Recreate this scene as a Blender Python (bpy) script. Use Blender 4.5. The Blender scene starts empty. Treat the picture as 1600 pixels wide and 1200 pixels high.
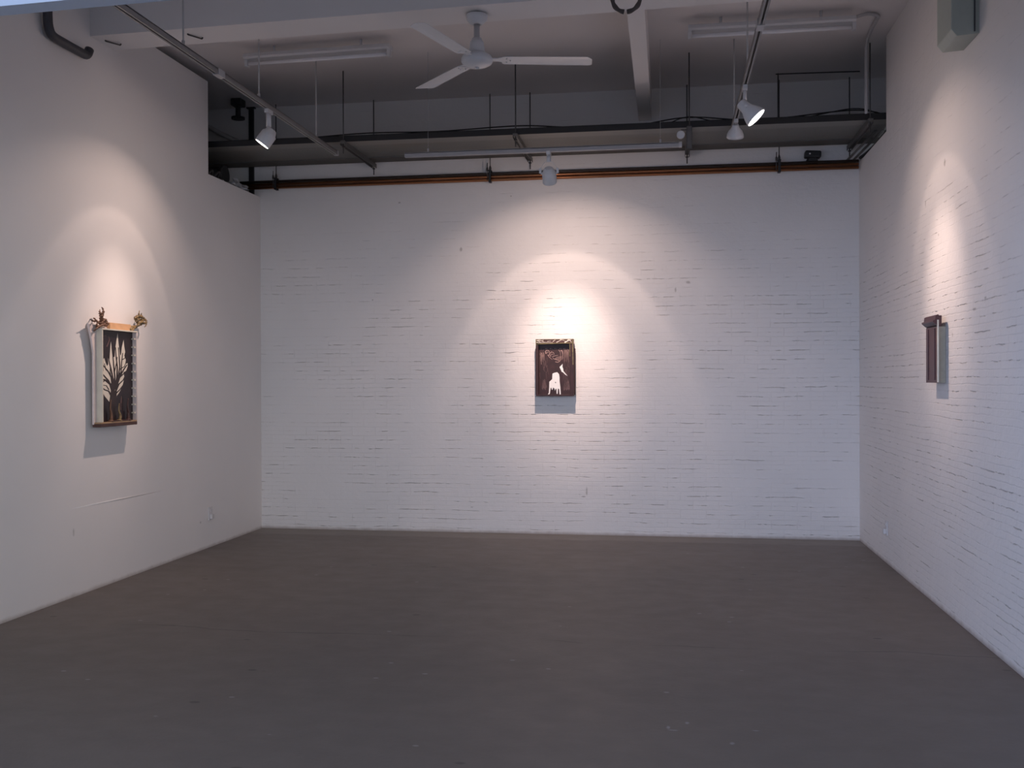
import bpy, bmesh, math, random
from mathutils import Vector, Matrix, Euler
from mathutils.geometry import tessellate_polygon
S = bpy.context.scene
C = S.collection
random.seed(7)
PI = math.pi

# ------------------------------------------------------------------ camera
XL, XR, D = -4.075, 1.757, 9.588           # left wall, right wall, back wall
F_PX, YAW, PITCH, ROLL = 1554.39, 0.15480, -0.00427, -0.00327
cy, sy, cp, sp = math.cos(YAW), math.sin(YAW), math.cos(PITCH), math.sin(PITCH)
Fv = Vector((-sy*cp, cy*cp, sp)); R0 = Vector((cy, sy, 0)); U0 = R0.cross(Fv)
Rv = R0*math.cos(ROLL) + U0*math.sin(ROLL); Uv = -R0*math.sin(ROLL) + U0*math.cos(ROLL)
cam = bpy.data.cameras.new('camera'); cam.sensor_width = 36; cam.lens = F_PX/1600*36
cam.clip_end = 200; cam.clip_start = 0.05
co = bpy.data.objects.new('camera', cam); C.objects.link(co)
co.matrix_world = Matrix(((Rv.x, Uv.x, -Fv.x, 0), (Rv.y, Uv.y, -Fv.y, 0), (Rv.z, Uv.z, -Fv.z, 1.5), (0, 0, 0, 1)))
S.camera = co

# ------------------------------------------------------------------ sky, exposure
S.view_settings.view_transform = 'Standard'; S.view_settings.look = 'None'
S.view_settings.gamma = 1; S.view_settings.use_curve_mapping = False
S.view_settings.exposure = 0.0
SKY_LEFT, SKY_RIGHT, SKY_STR = (0.62, 0.80, 1.22), (0.585, 0.62, 0.665), 3.65
LAMP_COL, LAMP_W = (1.0, 0.745, 0.63), 250
w = bpy.data.worlds.new('overcast_sky'); S.world = w; w.use_nodes = True
bg = w.node_tree.nodes['Background']
def world_nodes():
    t = w.node_tree; tc = t.nodes.new('ShaderNodeTexCoord'); sx = t.nodes.new('ShaderNodeSeparateXYZ')
    t.links.new(tc.outputs['Generated'], sx.inputs[0])
    def mr(sock, a, b, c, d):
        n = t.nodes.new('ShaderNodeMapRange'); n.interpolation_type = 'SMOOTHSTEP'; t.links.new(sock, n.inputs[0])
        for i, v in enumerate((a, b, c, d)): n.inputs[i+1].default_value = v
        return n.outputs[0]
    mx = t.nodes.new('ShaderNodeMix'); mx.data_type = 'RGBA'
    t.links.new(mr(sx.outputs[0], -.8, .6, 0, 1), mx.inputs[0])      # bluer sky to the left, duller to the right
    mx.inputs[6].default_value = (*SKY_LEFT, 1); mx.inputs[7].default_value = (*SKY_RIGHT, 1)
    t.links.new(mx.outputs[2], bg.inputs[0])
    m = t.nodes.new('ShaderNodeMath'); m.operation = 'MULTIPLY'; m.inputs[1].default_value = SKY_STR
    t.links.new(mr(sx.outputs[2], .02, .55, 1.0, .16), m.inputs[0]); t.links.new(m.outputs[0], bg.inputs[1])
world_nodes()
# portal in the doorway behind the camera's view: gives no light, guides sky sampling only
pl = bpy.data.lights.new('doorway_portal', 'AREA'); pl.shape = 'RECTANGLE'; pl.size = 5.6; pl.size_y = 2.75
pl.cycles.is_portal = True
po = bpy.data.objects.new('doorway_portal', pl); C.objects.link(po)
po.location = (-1.16, 3.0, 1.4); po.rotation_euler = (PI/2, 0, 0)   # -Z faces +Y (into the room)

# ------------------------------------------------------------------ node helpers
class NT:
    def __init__(s, name):
        s.m = bpy.data.materials.new(name); s.m.use_nodes = True
        s.t = s.m.node_tree; s.b = s.t.nodes['Principled BSDF']; s.tc = s.n('ShaderNodeTexCoord')
    def n(s, typ, **kw):
        nd = s.t.nodes.new(typ)
        for k, v in kw.items(): setattr(nd, k, v)
        return nd
    def l(s, a, b): s.t.links.new(a, b)
    def inp(s, sock, v):
        if isinstance(v, bpy.types.NodeSocket): s.l(v, sock)
        else: sock.default_value = v
    def math(s, op, a, b=0.0, clamp=False):
        nd = s.n('ShaderNodeMath', operation=op); nd.use_clamp = clamp
        s.inp(nd.inputs[0], a); s.inp(nd.inputs[1], b); return nd.outputs[0]
    def mix(s, f, a, b):
        nd = s.n('ShaderNodeMix', data_type='RGBA')
        s.inp(nd.inputs[0], f)
        s.inp(nd.inputs[6], a if isinstance(a, bpy.types.NodeSocket) else (*a, 1))
        s.inp(nd.inputs[7], b if isinstance(b, bpy.types.NodeSocket) else (*b, 1))
        return nd.outputs[2]
    def ramp(s, f, lo, hi):
        nd = s.n('ShaderNodeMapRange'); nd.interpolation_type = 'SMOOTHSTEP'
        s.inp(nd.inputs[0], f); nd.inputs[1].default_value = lo; nd.inputs[2].default_value = hi
        return nd.outputs[0]
    def vec(s, scale=(1, 1, 1), loc=(0, 0, 0), src=None):
        mp = s.n('ShaderNodeMapping'); s.l(src or s.tc.outputs['Object'], mp.inputs[0])
        mp.inputs['Scale'].default_value = scale; mp.inputs['Location'].default_value = loc
        return mp.outputs[0]
    def noise(s, scale, detail=4, vec=None, rough=.5):
        nd = s.n('ShaderNodeTexNoise'); nd.inputs['Scale'].default_value = scale
        nd.inputs['Detail'].default_value = detail; nd.inputs['Roughness'].default_value = rough
        s.l(vec or s.tc.outputs['Object'], nd.inputs['Vector']); return nd.outputs[0]
    def bump(s, h, dist, strength=1.0, prev=None):
        nd = s.n('ShaderNodeBump'); nd.inputs['Distance'].default_value = dist
        nd.inputs['Strength'].default_value = strength; s.l(h, nd.inputs['Height'])
        if prev is not None: s.l(prev, nd.inputs['Normal'])
        return nd.outputs[0]

def simple(name, col, rough=.5, metal=0.0, var=.08, scale=30, bump=0.0):
    k = NT(name)
    nz = k.noise(scale, 3)
    c2 = tuple(max(0, c*(1-2*var)) for c in col); c3 = tuple(min(1, c*(1+var)) for c in col)
    k.l(k.mix(nz, c2, c3), k.b.inputs['Base Color'])
    k.b.inputs['Roughness'].default_value = rough; k.b.inputs['Metallic'].default_value = metal
    if bump: k.l(k.bump(nz, bump), k.b.inputs['Normal'])
    return k.m

def emis(name, col, st):
    k = NT(name); k.b.inputs['Base Color'].default_value = (.9, .9, .9, 1)
    k.b.inputs['Emission Color'].default_value = (*col, 1); k.b.inputs['Emission Strength'].default_value = st
    return k.m

def spots(k, sep, col, pts, dark):
    """small chips and marks at given wall positions: (a, z, ra, rz)"""
    for (a, z, ra, rz) in pts:
        u = k.math('DIVIDE', k.math('SUBTRACT', sep[0], a), ra)
        v = k.math('DIVIDE', k.math('SUBTRACT', sep[1], z), rz)
        d = k.math('ADD', k.math('MULTIPLY', u, u), k.math('MULTIPLY', v, v))
        f = k.math('MULTIPLY', k.ramp(k.math('ADD', d, k.math('MULTIPLY', k.noise(40, 2), .9)), 1.3, .3), .5)
        col = k.mix(f, col, dark)
    return col

WHITE = (.81, .785, .775)
def painted_brick(name, axis, chips=()):
    k = NT(name)
    sx = k.n('ShaderNodeSeparateXYZ'); k.l(k.tc.outputs['Object'], sx.inputs[0])
    a = sx.outputs[0 if axis == 'x' else 1]; z = sx.outputs[2]
    # slightly wavy courses
    wob = k.math('MULTIPLY', k.math('SUBTRACT', k.noise(1.6, 3), .5), .03)
    wob2 = k.math('MULTIPLY', k.math('SUBTRACT', k.noise(14, 3), .5), .016)
    cb = k.n('ShaderNodeCombineXYZ'); k.l(a, cb.inputs[0])
    k.l(k.math('ADD', k.math('ADD', z, wob), wob2), cb.inputs[1])
    br = k.n('ShaderNodeTexBrick'); k.l(cb.outputs[0], br.inputs['Vector'])
    br.inputs['Scale'].default_value = 1; br.inputs['Brick Width'].default_value = .24
    br.inputs['Row Height'].default_value = .0862; br.inputs['Mortar Size'].default_value = .0055
    br.inputs['Mortar Smooth'].default_value = .6
    # bed joints: thin horizontal lines, buried in places under thick paint
    zz = k.math('ADD', k.math('ADD', z, wob), wob2)
    fr = k.math('FRACT', k.math('DIVIDE', zz, .0862))
    bed = k.ramp(k.math('ABSOLUTE', k.math('SUBTRACT', fr, .5)), .055, .02)
    patch = k.ramp(k.noise(1.5, 3, k.vec((.8, .8, 1.6))), .34, .56)
    low = k.ramp(z, 3.2, 1.9)
    seg = k.ramp(k.noise(3.0, 3, k.vec((2.3, 2.3, 9), (3, 1, 7)), .6), .48, .60)
    fine = k.ramp(k.noise(18, 4, None, .7), .38, .55)
    vis = k.math('MULTIPLY', k.math('ADD', k.math('MULTIPLY', k.math('MULTIPLY', patch, seg), fine), .07), k.math('ADD', k.math('MULTIPLY', low, .8), .2))
    vert = k.math('MULTIPLY', k.math('MULTIPLY', br.outputs['Fac'], .14), k.math('MULTIPLY', patch, low))
    j = k.math('ADD', k.math('MULTIPLY', bed, vis), vert)
    rough = k.noise(28, 5, None, .6); rough2 = k.noise(5, 3)
    h = k.math('SUBTRACT', k.math('ADD', k.math('MULTIPLY', rough, .34), k.math('MULTIPLY', rough2, .9)), j)
    k.l(k.bump(h, .0085, .85), k.b.inputs['Normal'])
    mott = k.noise(2.3, 4)
    col = k.mix(mott, tuple(c*.95 for c in WHITE), tuple(min(1, c*1.03) for c in WHITE))
    col = k.mix(k.math('MULTIPLY', j, .24), col, (.22, .18, .17))
    # brown dirt line where wall meets floor
    dirt = k.math('MULTIPLY', k.ramp(k.math('ADD', z, k.math('MULTIPLY', k.noise(12, 4), .03)), .055, .012), .6)
    col = k.mix(dirt, col, (.24, .17, .13))
    col = spots(k, (a, z), col, chips, (.16, .13, .12))
    k.l(col, k.b.inputs['Base Color']); k.b.inputs['Roughness'].default_value = .62
    k.b.inputs['Specular IOR Level'].default_value = .3
    return k.m

def plaster(name, axis='y', col=WHITE, chips=()):
    k = NT(name)
    sx = k.n('ShaderNodeSeparateXYZ'); k.l(k.tc.outputs['Object'], sx.inputs[0])
    a = sx.outputs[0 if axis == 'x' else 1]; z = sx.outputs[2]
    n1 = k.noise(1.7, 4); n2 = k.noise(40, 4)
    c = k.mix(n1, tuple(x*.96 for x in col), tuple(min(1, x*1.03) for x in col))
    dirt = k.math('MULTIPLY', k.ramp(k.math('ADD', z, k.math('MULTIPLY', k.noise(9, 4), .03)), .05, .012), .55)
    c = k.mix(dirt, c, (.26, .2, .16))
    c = spots(k, (a, z), c, chips, (.3, .27, .26))
    k.l(c, k.b.inputs['Base Color']); k.b.inputs['Roughness'].default_value = .6
    k.b.inputs['Specular IOR Level'].default_value = .3
    h = k.math('ADD', k.math('MULTIPLY', n2, .15), n1)
    k.l(k.bump(h, .004, .6), k.b.inputs['Normal'])
    return k.m

def floor_mat():
    k = NT('worn_grey_floor')
    n1 = k.noise(.9, 5); n2 = k.noise(6, 6, k.vec((.8, 1.1, 1)), .6)
    base = k.mix(n1, (.145, .124, .112), (.205, .178, .162))
    base = k.mix(k.math('MULTIPLY', n2, .35), base, (.12, .10, .09))
    # scuffs, dark pits, pale paint drips
    v = k.n('ShaderNodeTexVoronoi'); v.inputs['Scale'].default_value = 7
    k.l(k.vec((.7, 1.2, 1)), v.inputs['Vector'])
    g = k.n('ShaderNodeSeparateColor'); k.l(v.outputs['Color'], g.inputs[0])
    dot = k.math('MULTIPLY', k.ramp(v.outputs['Distance'], .09, .05), k.ramp(g.outputs[0], .80, .82))
    base = k.mix(k.math('MULTIPLY', dot, .45), base, (.42, .42, .42))
    v2 = k.n('ShaderNodeTexVoronoi'); v2.inputs['Scale'].default_value = 5
    k.l(k.vec((.6, 1.1, 1), (4, 9, 0)), v2.inputs['Vector'])
    g2 = k.n('ShaderNodeSeparateColor'); k.l(v2.outputs['Color'], g2.inputs[0])
    d2 = k.math('MULTIPLY', k.ramp(v2.outputs['Distance'], .10, .05), k.ramp(g2.outputs[1], .78, .8))
    base = k.mix(k.math('MULTIPLY', d2, .5), base, (.03, .028, .027))
    sx = k.n('ShaderNodeSeparateXYZ'); k.l(k.tc.outputs['Object'], sx.inputs[0])
    # a few larger splashes of white paint
    base = spots(k, (sx.outputs[0], sx.outputs[1]), base,
                 [(.082, 4.40, .013, .02), (.26, 4.18, .015, .02), (.37, 4.345, .025, .006), (.0, 4.33, .012, .03), (.02, 4.30, .03, .008)], (.42, .43, .46))
    # pale worn strip along the back wall, long faint crack
    strip = k.ramp(k.math('ADD', sx.outputs[1], k.math('MULTIPLY', k.noise(6, 3), .1)), 9.28, 9.36)
    base = k.mix(k.math('MULTIPLY', strip, .6), base, (.25, .225, .20))
    yy = k.math('ADD', sx.outputs[1], k.math('MULTIPLY', k.noise(1.3, 5), .25))
    crack = k.math('MULTIPLY', k.ramp(k.math('ABSOLUTE', k.math('SUBTRACT', yy, 5.79)), .009, .003), k.ramp(k.noise(1.1, 3, k.vec((1, 1, 1), (5, 0, 0))), .45, .55))
    base = k.mix(k.math('MULTIPLY', crack, .5), base, (.02, .02, .02))
    k.l(base, k.b.inputs['Base Color'])
    r = k.n('ShaderNodeMapRange'); k.l(n2, r.inputs[0]); r.inputs[3].default_value = .42; r.inputs[4].default_value = .62
    k.l(r.outputs[0], k.b.inputs['Roughness']); k.b.inputs['Specular IOR Level'].default_value = .3
    k.l(k.bump(k.math('ADD', k.noise(45, 3), n2), .0012, .6), k.b.inputs['Normal'])
    return k.m

def perforated():
    k = NT('perforated_tray_steel')
    br = k.n('ShaderNodeTexBrick'); k.l(k.vec((1, 1, 1)), br.inputs['Vector'])
    br.inputs['Scale'].default_value = 1; br.inputs['Brick Width'].default_value = .012
    br.inputs['Row Height'].default_value = .045; br.inputs['Mortar Size'].default_value = .0035
    br.inputs['Mortar Smooth'].default_value = .1
    sx = k.n('ShaderNodeSeparateXYZ'); k.l(k.tc.outputs['Object'], sx.inputs[0])
    base = k.mix(k.noise(2, 4), (.17, .17, .16), (.27, .265, .245))
    rust = k.ramp(k.noise(1.3, 3, k.vec((1, 2, 1), (8, 0, 0))), .5, .7)
    base = k.mix(k.math('MULTIPLY', rust, .35), base, (.22, .16, .11))
    hole = k.math('MULTIPLY', k.math('SUBTRACT', 1.0, br.outputs['Fac']), k.ramp(sx.outputs[1], 8.74, 8.78))
    base = k.mix(k.math('MULTIPLY', hole, .75), base, (.03, .03, .03))
    k.l(base, k.b.inputs['Base Color']); k.b.inputs['Roughness'].default_value = .5
    k.b.inputs['Metallic'].default_value = .3
    return k.m

def copper():
    k = NT('tarnished_copper')
    n1 = k.noise(3, 4, k.vec((1, 8, 8)))
    k.l(k.mix(n1, (.26, .10, .05), (.52, .24, .11)), k.b.inputs['Base Color'])
    k.b.inputs['Metallic'].default_value = .85; k.b.inputs['Roughness'].default_value = .35
    return k.m

M = dict(
    white_metal=simple('white_enamel_metal', (.66, .66, .68), .35, 0, .04),
    track=simple('grey_track_metal', (.30, .285, .28), .45, .2, .08, 12),
    track_pale=simple('pale_track_metal', (.40, .39, .40), .4, .2, .06, 12),
    dark=simple('black_metal', (.018, .018, .02), .5, 0, .1),
    brown_black=simple('dark_brown_pipe', (.035, .022, .016), .5, 0, .2),
    rod=simple('grey_threaded_rod', (.09, .085, .085), .5, .5, .1, 200),
    rod_white=simple('white_painted_rod', (.5, .49, .5), .5, 0, .05),
    strut=simple('galvanised_strut', (.17, .165, .16), .45, .5, .15, 18),
    duct=simple('dull_brown_duct', (.10, .092, .08), .6, .1, .25, 5),
    tray=perforated(), copper=copper(),
    box=simple('pale_green_grey_plastic', (.42, .46, .42), .5, 0, .04),
    grey_pipe=simple('dark_grey_pipe', (.055, .055, .065), .5, 0, .1),
    cable=simple('black_cable', (.03, .027, .027), .6, 0, .1),
    cable_red=simple('dark_red_cable', (.09, .05, .045), .6, 0, .1),
    ring=simple('grey_hose', (.10, .085, .08), .6, 0, .25, 60),
    fan=simple('white_fan_enamel', (.70, .71, .74), .3, 0, .03),
    fan_dark=simple('fan_gap', (.05, .05, .06), .6),
    tube=simple('unlit_fluorescent_tube', (.80, .80, .84), .15, 0, .01),
    lens_dark=simple('unlit_lamp_face', (.25, .24, .23), .2),
    outlet=simple('white_outlet_plastic', (.68, .66, .67), .4, 0, .02),
    plastic=simple('crumpled_clear_plastic', (.45, .45, .47), .15, 0, .2),
    cream=simple('cream_painted_board', (.72, .68, .58), .5, 0, .08, 14),
    pinkish=simple('pinkish_white_board', (.72, .62, .60), .5, 0, .10, 14),
    grey_board=simple('grey_white_board', (.70, .64, .53), .5, 0, .08, 14),
    ledge_wood=simple('tan_ledge_wood', (.46, .30, .17), .5, 0, .25, 18),
    dark_wood=simple('dark_brown_wood', (.085, .035, .028), .45, 0, .3, 20),
    orange_wood=simple('orange_pine_block', (.72, .42, .22), .5, 0, .12, 22),
    root=simple('gnarled_golden_root', (.30, .20, .09), .45, 0, .45, 45, .004),
    claw=simple('brown_dried_claw', (.20, .10, .06), .5, 0, .3, 40),
    maroon=simple('maroon_painted_panel', (.042, .013, .014), .55, 0, .35, 22, .001),
    black_paint=simple('purple_black_paint', (.022, .012, .016), .4, 0, .4, 22),
    dark_paint=simple('dark_branch_paint', (.030, .016, .016), .4, 0, .3, 22),
    cream_paint=simple('cream_paint', (.78, .72, .62), .5, 0, .06, 20),
    white_paint=simple('bright_white_paint', (.85, .84, .83), .5, 0, .02, 20),
    lilac_paint=simple('dusty_pink_paint', (.45, .29, .26), .5, 0, .25, 60),
    dim_paint=simple('faint_brown_brushwork', (.17, .095, .09), .5, 0, .3, 60),
    gold_edge=simple('worn_gold_green_edge', (.20, .15, .06), .4, .2, .5, 40),
    side_grey=simple('grey_olive_side', (.46, .42, .34), .6, 0, .1),
    cabinet=simple('dark_maroon_wood', (.075, .022, .028), .35, 0, .3, 12),
)
M_LENS = emis('glowing_lamp_face', (1.0, .93, .82), 14)

# ------------------------------------------------------------------ mesh helpers
def tag(o, label=None, cat=None, group=None, kind=None):
    if label: o['label'] = label
    if cat: o['category'] = cat
    if group: o['group'] = group
    if kind: o['kind'] = kind
    return o
def empty(name, loc, label, cat, group=None):
    o = bpy.data.objects.new(name, None); C.objects.link(o); o.location = loc
    o.empty_display_size = .05
    return tag(o, label, cat, group)
class MB:
    def __init__(s): s.bm = bmesh.new(); s.mi = 0
    def _faces(s, vs, fs):
        v = [s.bm.verts.new(p) for p in vs]
        for f in fs:
            try:
                fc = s.bm.faces.new([v[i] for i in f]); fc.material_index = s.mi
            except ValueError: pass
        return v
    def hexa(s, p):   # 8 points: bottom 4 ccw, top 4 ccw
        s._faces(p, [(0, 3, 2, 1), (4, 5, 6, 7), (0, 1, 5, 4), (1, 2, 6, 5), (2, 3, 7, 6), (3, 0, 4, 7)]); return s
    def box(s, x0, x1, y0, y1, z0, z1, mat=None):
        p = [Vector(q) for q in ((x0, y0, z0), (x1, y0, z0), (x1, y1, z0), (x0, y1, z0), (x0, y0, z1), (x1, y0, z1), (x1, y1, z1), (x0, y1, z1))]
        if mat: p = [mat @ q for q in p]
        return s.hexa(p)
    def tube(s, pts, r, n=10, cap=True):
        pts = [Vector(p) for p in pts]
        rr = r if isinstance(r, (list, tuple)) else [r]*len(pts)
        rings = []; up = None
        for i, p in enumerate(pts):
            if i == 0: d = pts[1]-p
            elif i == len(pts)-1: d = p-pts[i-1]
            else: d = (pts[i+1]-p).normalized() + (p-pts[i-1]).normalized()
            d.normalize()
            if up is None:
                up = d.orthogonal().normalized()
            else:
                up = (up - d*up.dot(d)).normalized()
            sd = d.cross(up)
            rings.append([s.bm.verts.new(p + (up*math.cos(2*PI*k/n) + sd*math.sin(2*PI*k/n))*rr[i]) for k in range(n)])
        for a, b in zip(rings, rings[1:]):
            for k in range(n):
                f = s.bm.faces.new((a[k], a[(k+1) % n], b[(k+1) % n], b[k])); f.smooth = True; f.material_index = s.mi
        if cap:
            f = s.bm.faces.new(rings[0][::-1]); f.material_index = s.mi
            f = s.bm.faces.new(rings[-1]); f.material_index = s.mi
        return s
    def lathe(s, prof, mat=Matrix(), n=28):    # prof: (r, z) list, axis z
        rings = []
        for r, z in prof:
            rings.append([s.bm.verts.new(mat @ Vector((max(r, 1e-4)*math.cos(2*PI*k/n), max(r, 1e-4)*math.sin(2*PI*k/n), z))) for k in range(n)])
        for a, b in zip(rings, rings[1:]):
            for k in range(n):
                f = s.bm.faces.new((a[k], a[(k+1) % n], b[(k+1) % n], b[k])); f.smooth = True; f.material_index = s.mi
        for rg in (rings[0][::-1], rings[-1]):
            f = s.bm.faces.new(rg); f.material_index = s.mi
        return s
    def poly(s, pts, to3, h0, h1):
        """extruded flat polygon; pts 2D, to3(u, v, h) gives 3D"""
        tri = tessellate_polygon([[Vector((a, b, 0)) for a, b in pts]])
        n = len(pts)
        top = [s.bm.verts.new(to3(a, b, h1)) for a, b in pts]; bot = [s.bm.verts.new(to3(a, b, h0)) for a, b in pts]
        for t in tri:
            for vv in ([top[i] for i in t], [bot[i] for i in t][::-1]):
                try: f = s.bm.faces.new(vv); f.material_index = s.mi
                except ValueError: pass
        for i in range(n):
            f = s.bm.faces.new((bot[i], bot[(i+1) % n], top[(i+1) % n], top[i])); f.material_index = s.mi
        return s
    def stroke(s, pts, w0, w1, to3, h0, h1):
        L, Rr = [], []
        n = len(pts)
        for i, (a, b) in enumerate(pts):
            p = Vector(pts[max(0, i-1)]); q = Vector(pts[min(n-1, i+1)]); d = (q-p).normalized(); nn = Vector((-d.y, d.x))
            ww = (w0 + (w1-w0)*i/(n-1))/2
            L.append((a+nn.x*ww, b+nn.y*ww)); Rr.append((a-nn.x*ww, b-nn.y*ww))
        return s.poly(L + Rr[::-1], to3, h0, h1)
    def build(s, name, mat, parent=None, bevel=0, smooth=False):
        bmesh.ops.recalc_face_normals(s.bm, faces=s.bm.faces)
        me = bpy.data.meshes.new(name); s.bm.to_mesh(me); s.bm.free()
        for m in (mat if isinstance(mat, (list, tuple)) else [mat]): me.materials.append(m)
        o = bpy.data.objects.new(name, me); C.objects.link(o)
        if parent is not None:
            o.parent = parent
            if tuple(parent.location) != (0, 0, 0): o.location = -parent.location
        if bevel:
            b = o.modifiers.new('bevel', 'BEVEL'); b.width = bevel; b.segments = 2; b.limit_method = 'ANGLE'
        return o
def sub(o, name, mb, mat, **kw):     # sub-part of a part already in local coordinates of the thing
    c = mb.build(name, mat, None, **kw); c.parent = o; return c
def curve(pts, n=8):
    """Catmull-Rom"""
    P = [Vector(p) for p in pts]; P = [P[0]*2-P[1]] + P + [P[-1]*2-P[-2]]
    out = []
    for i in range(1, len(P)-2):
        for k in range(n):
            t = k/n
            out.append(.5*((2*P[i]) + (P[i+1]-P[i-1])*t + (2*P[i-1]-5*P[i]+4*P[i+1]-P[i+2])*t*t + (3*P[i]-P[i-1]-3*P[i+1]+P[i+2])*t**3))
    out.append(P[-2]); return out
def zdir(loc, d):
    """matrix with local z along d"""
    return Matrix.Translation(loc) @ Vector(d).to_track_quat('Z', 'Y').to_matrix().to_4x4()

# ================================================================== SETTING
ZC = 4.27; YN = 8.43                                    # ceiling height, where the side linings are notched
def struct(name, mb, mat, **kw): return tag(mb.build(name, mat, **kw), kind='structure')
struct('floor', MB().box(-6.2, 2.6, 3.0, 9.9, -.2, 0), floor_mat())
struct('floor_outside', MB().box(-14, 12, -9, 3.0, -.2, 0), simple('pale_bounce_pavement', (.58, .57, .56), .8, 0, .1, 3))  # unseen ground, added and kept pale to bounce daylight up to the ceiling
struct('wall_back', MB().box(-5.6, 2.3, D, D+.25, 0, ZC), painted_brick('white_painted_brick_back', 'x',
       [(-2.0, 2.78, .02, .03), (-.77, .42, .012, .06), (-.80, .37, .03, .012), (-2.62, 3.26, .02, .012), (-1.5, 3.29, .012, .01),
        (-2.9, 2.3, .01, .01), (.08, 2.35, .012, .035), (.2, 2.42, .03, .02), (-1.9, .25, .02, .008)]))
struct('wall_right', MB().box(XR, XR+.12, 3.1, YN, 0, ZC).box(XR, XR+.12, YN, D, 0, 3.50), painted_brick('white_painted_brick_right', 'y',
       [(6.87, 2.44, .012, .012), (6.72, 2.88, .03, .035), (6.1, 1.9, .05, .012), (5.9, 1.95, .03, .012), (6.55, 1.77, .02, .02), (7.2, 2.7, .015, .03)]))
struct('wall_right_recess', MB().box(XR+.30, XR+.4, YN-.4, D, 3.0, ZC).box(XR+.12, XR+.3, YN-.4, YN-.3, 3.0, ZC), plaster('blue_grey_recess_plaster', 'y', (.62, .64, .68)))  # even pale blue-grey plaster behind the notch
lw = MB().box(XL-.10, XL, 3.1, 6.62, 0, ZC).box(XL-.10, XL, 6.62, YN, 0, 4.19).box(XL-.10, XL, YN, D, 0, 3.36)
lw.tube([(XL-.004, 6.05, .618), (XL-.003, 6.9, .612), (XL-.003, 7.8, .600)], [.002, .0075, .002], 8)
struct('wall_left', lw, plaster('white_plaster_left', 'y', WHITE, [(6.35, .45, .015, .04), (8.25, .25, .02, .015)]))
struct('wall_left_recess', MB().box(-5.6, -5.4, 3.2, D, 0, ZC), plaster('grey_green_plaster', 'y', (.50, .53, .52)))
struct('ceiling', MB().box(-6.2, 2.6, 3.1, 9.9, ZC, ZC+.2), plaster('dusty_ceiling', 'x', (.74, .70, .69)))
# header over the wide doorway, slightly askew
def askew(x0, x1, yn, yf, z0, z1, sl, xr):
    f = lambda x, y, z: Vector((x, y - sl*(x-xr), z))
    return MB().hexa([f(x0, yn, z0), f(x1, yn, z0), f(x1, yf, z0), f(x0, yf, z0), f(x0, yn, z1), f(x1, yn, z1), f(x1, yf, z1), f(x0, yf, z1)])
struct('wall_front', askew(-6.2, 2.6, 3.105, 3.185, 2.80, ZC+.3, .056, -1.68).box(-6.2, XL-.0, 3.2, 3.3, 0, 2.9).box(XR, 2.6, 2.9, 3.0, 0, 3.0), simple('pale_blue_painted_header', (.36, .41, .50), .5, 0, .02))  # unseen side piers, added to stop sky light leaking past the side walls
# concrete beams under the ceiling
struct('trim_1', askew(-5.55, XR, 6.455, 6.765, 3.969, ZC+.02, .045, -1.25), plaster('white_beam_paint', 'x', (.80, .78, .78)))
struct('trim_2', MB().box(-.262, -.142, 6.716, D, 3.969, ZC+.01), plaster('white_beam_paint_long', 'y', (.80, .77, .76)))

# ================================================================== TRACKS AND SPOTLIGHTS
def track(name_label, x0, y0, x1, y1, z, mat, rods, joints, group, rod_r=.006):
    t = empty('lighting_track', ((x0+x1)/2, (y0+y1)/2, z), name_label, 'lighting track', group)
    d = Vector((x1-x0, y1-y0, 0)).normalized(); n = Vector((-d.y, d.x, 0))
    m = MB()
    def rail(o0, o1, za, zb):
        a, b = Vector((x0, y0, z)), Vector((x1, y1, z))
        m.hexa([a+n*o0+Vector((0, 0, za)), b+n*o0+Vector((0, 0, za)), b+n*o1+Vector((0, 0, za)), a+n*o1+Vector((0, 0, za)),
                a+n*o0+Vector((0, 0, zb)), b+n*o0+Vector((0, 0, zb)), b+n*o1+Vector((0, 0, zb)), a+n*o1+Vector((0, 0, zb))])
    rail(-.018, -.011, 0, .035); rail(.011, .018, 0, .035); rail(-.018, .018, .030, .038); rail(-.011, -.006, 0, .004); rail(.006, .011, 0, .004)
    m.build('rail', mat, t)
    e = MB(); e.box(-.02, .02, -.012, .012, -.002, .04, Matrix.Translation((x1, y1, z)) @ d.to_track_quat('Y', 'Z').to_matrix().to_4x4())
    tag(e.build('end_cap', M['rod_white'], t), 'pale end cap')
    for (x, y) in joints:
        j = MB(); j.box(-.022, .022, -.05, .05, -.004, .042, Matrix.Translation((x, y, z)) @ d.to_track_quat('Y', 'Z').to_matrix().to_4x4())
        tag(j.build('connector', M['rod_white'], t), 'pale connector')
    for (x, y, zt) in rods:
        r = MB(); r.tube([(x, y, z+.03), (x, y, zt-.001)], rod_r, 8).tube([(x, y, z+.036), (x, y, z+.07)], max(rod_r*1.8, .008), 8)
        r.build('suspension_rod' if rod_r > .003 else 'suspension_wire', M['rod_white'], t)
    return t
TZ = 3.56
track('long grey lighting track hung along the left wall, carrying one white spotlight', -2.99, 3.5, -2.99, 8.76, TZ, M['track'],
      [(-2.99, 4.6, ZC), (-2.99, 5.85, ZC), (-2.99, 7.02, ZC), (-2.99, 8.24, ZC)], [(-2.99, 6.35)], 'ceiling lighting tracks')
track('long dark lighting track on the right, carrying the glowing spotlight and the unlit one', .545, 3.5, .545, 8.74, TZ, M['track'],
      [(.545, 5.3, ZC), (.545, 6.95, ZC), (.545, 8.3, ZC)], [(.545, 6.0)], 'ceiling lighting tracks')
track('short pale lighting track running crosswise below the cable tray with the central spotlight', -2.19, 8.2, .11, 8.2, 3.385, M['track_pale'],
      [(-1.99, 8.2, ZC), (-.05, 8.2, ZC)], [], 'ceiling lighting tracks', .0012)

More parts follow.
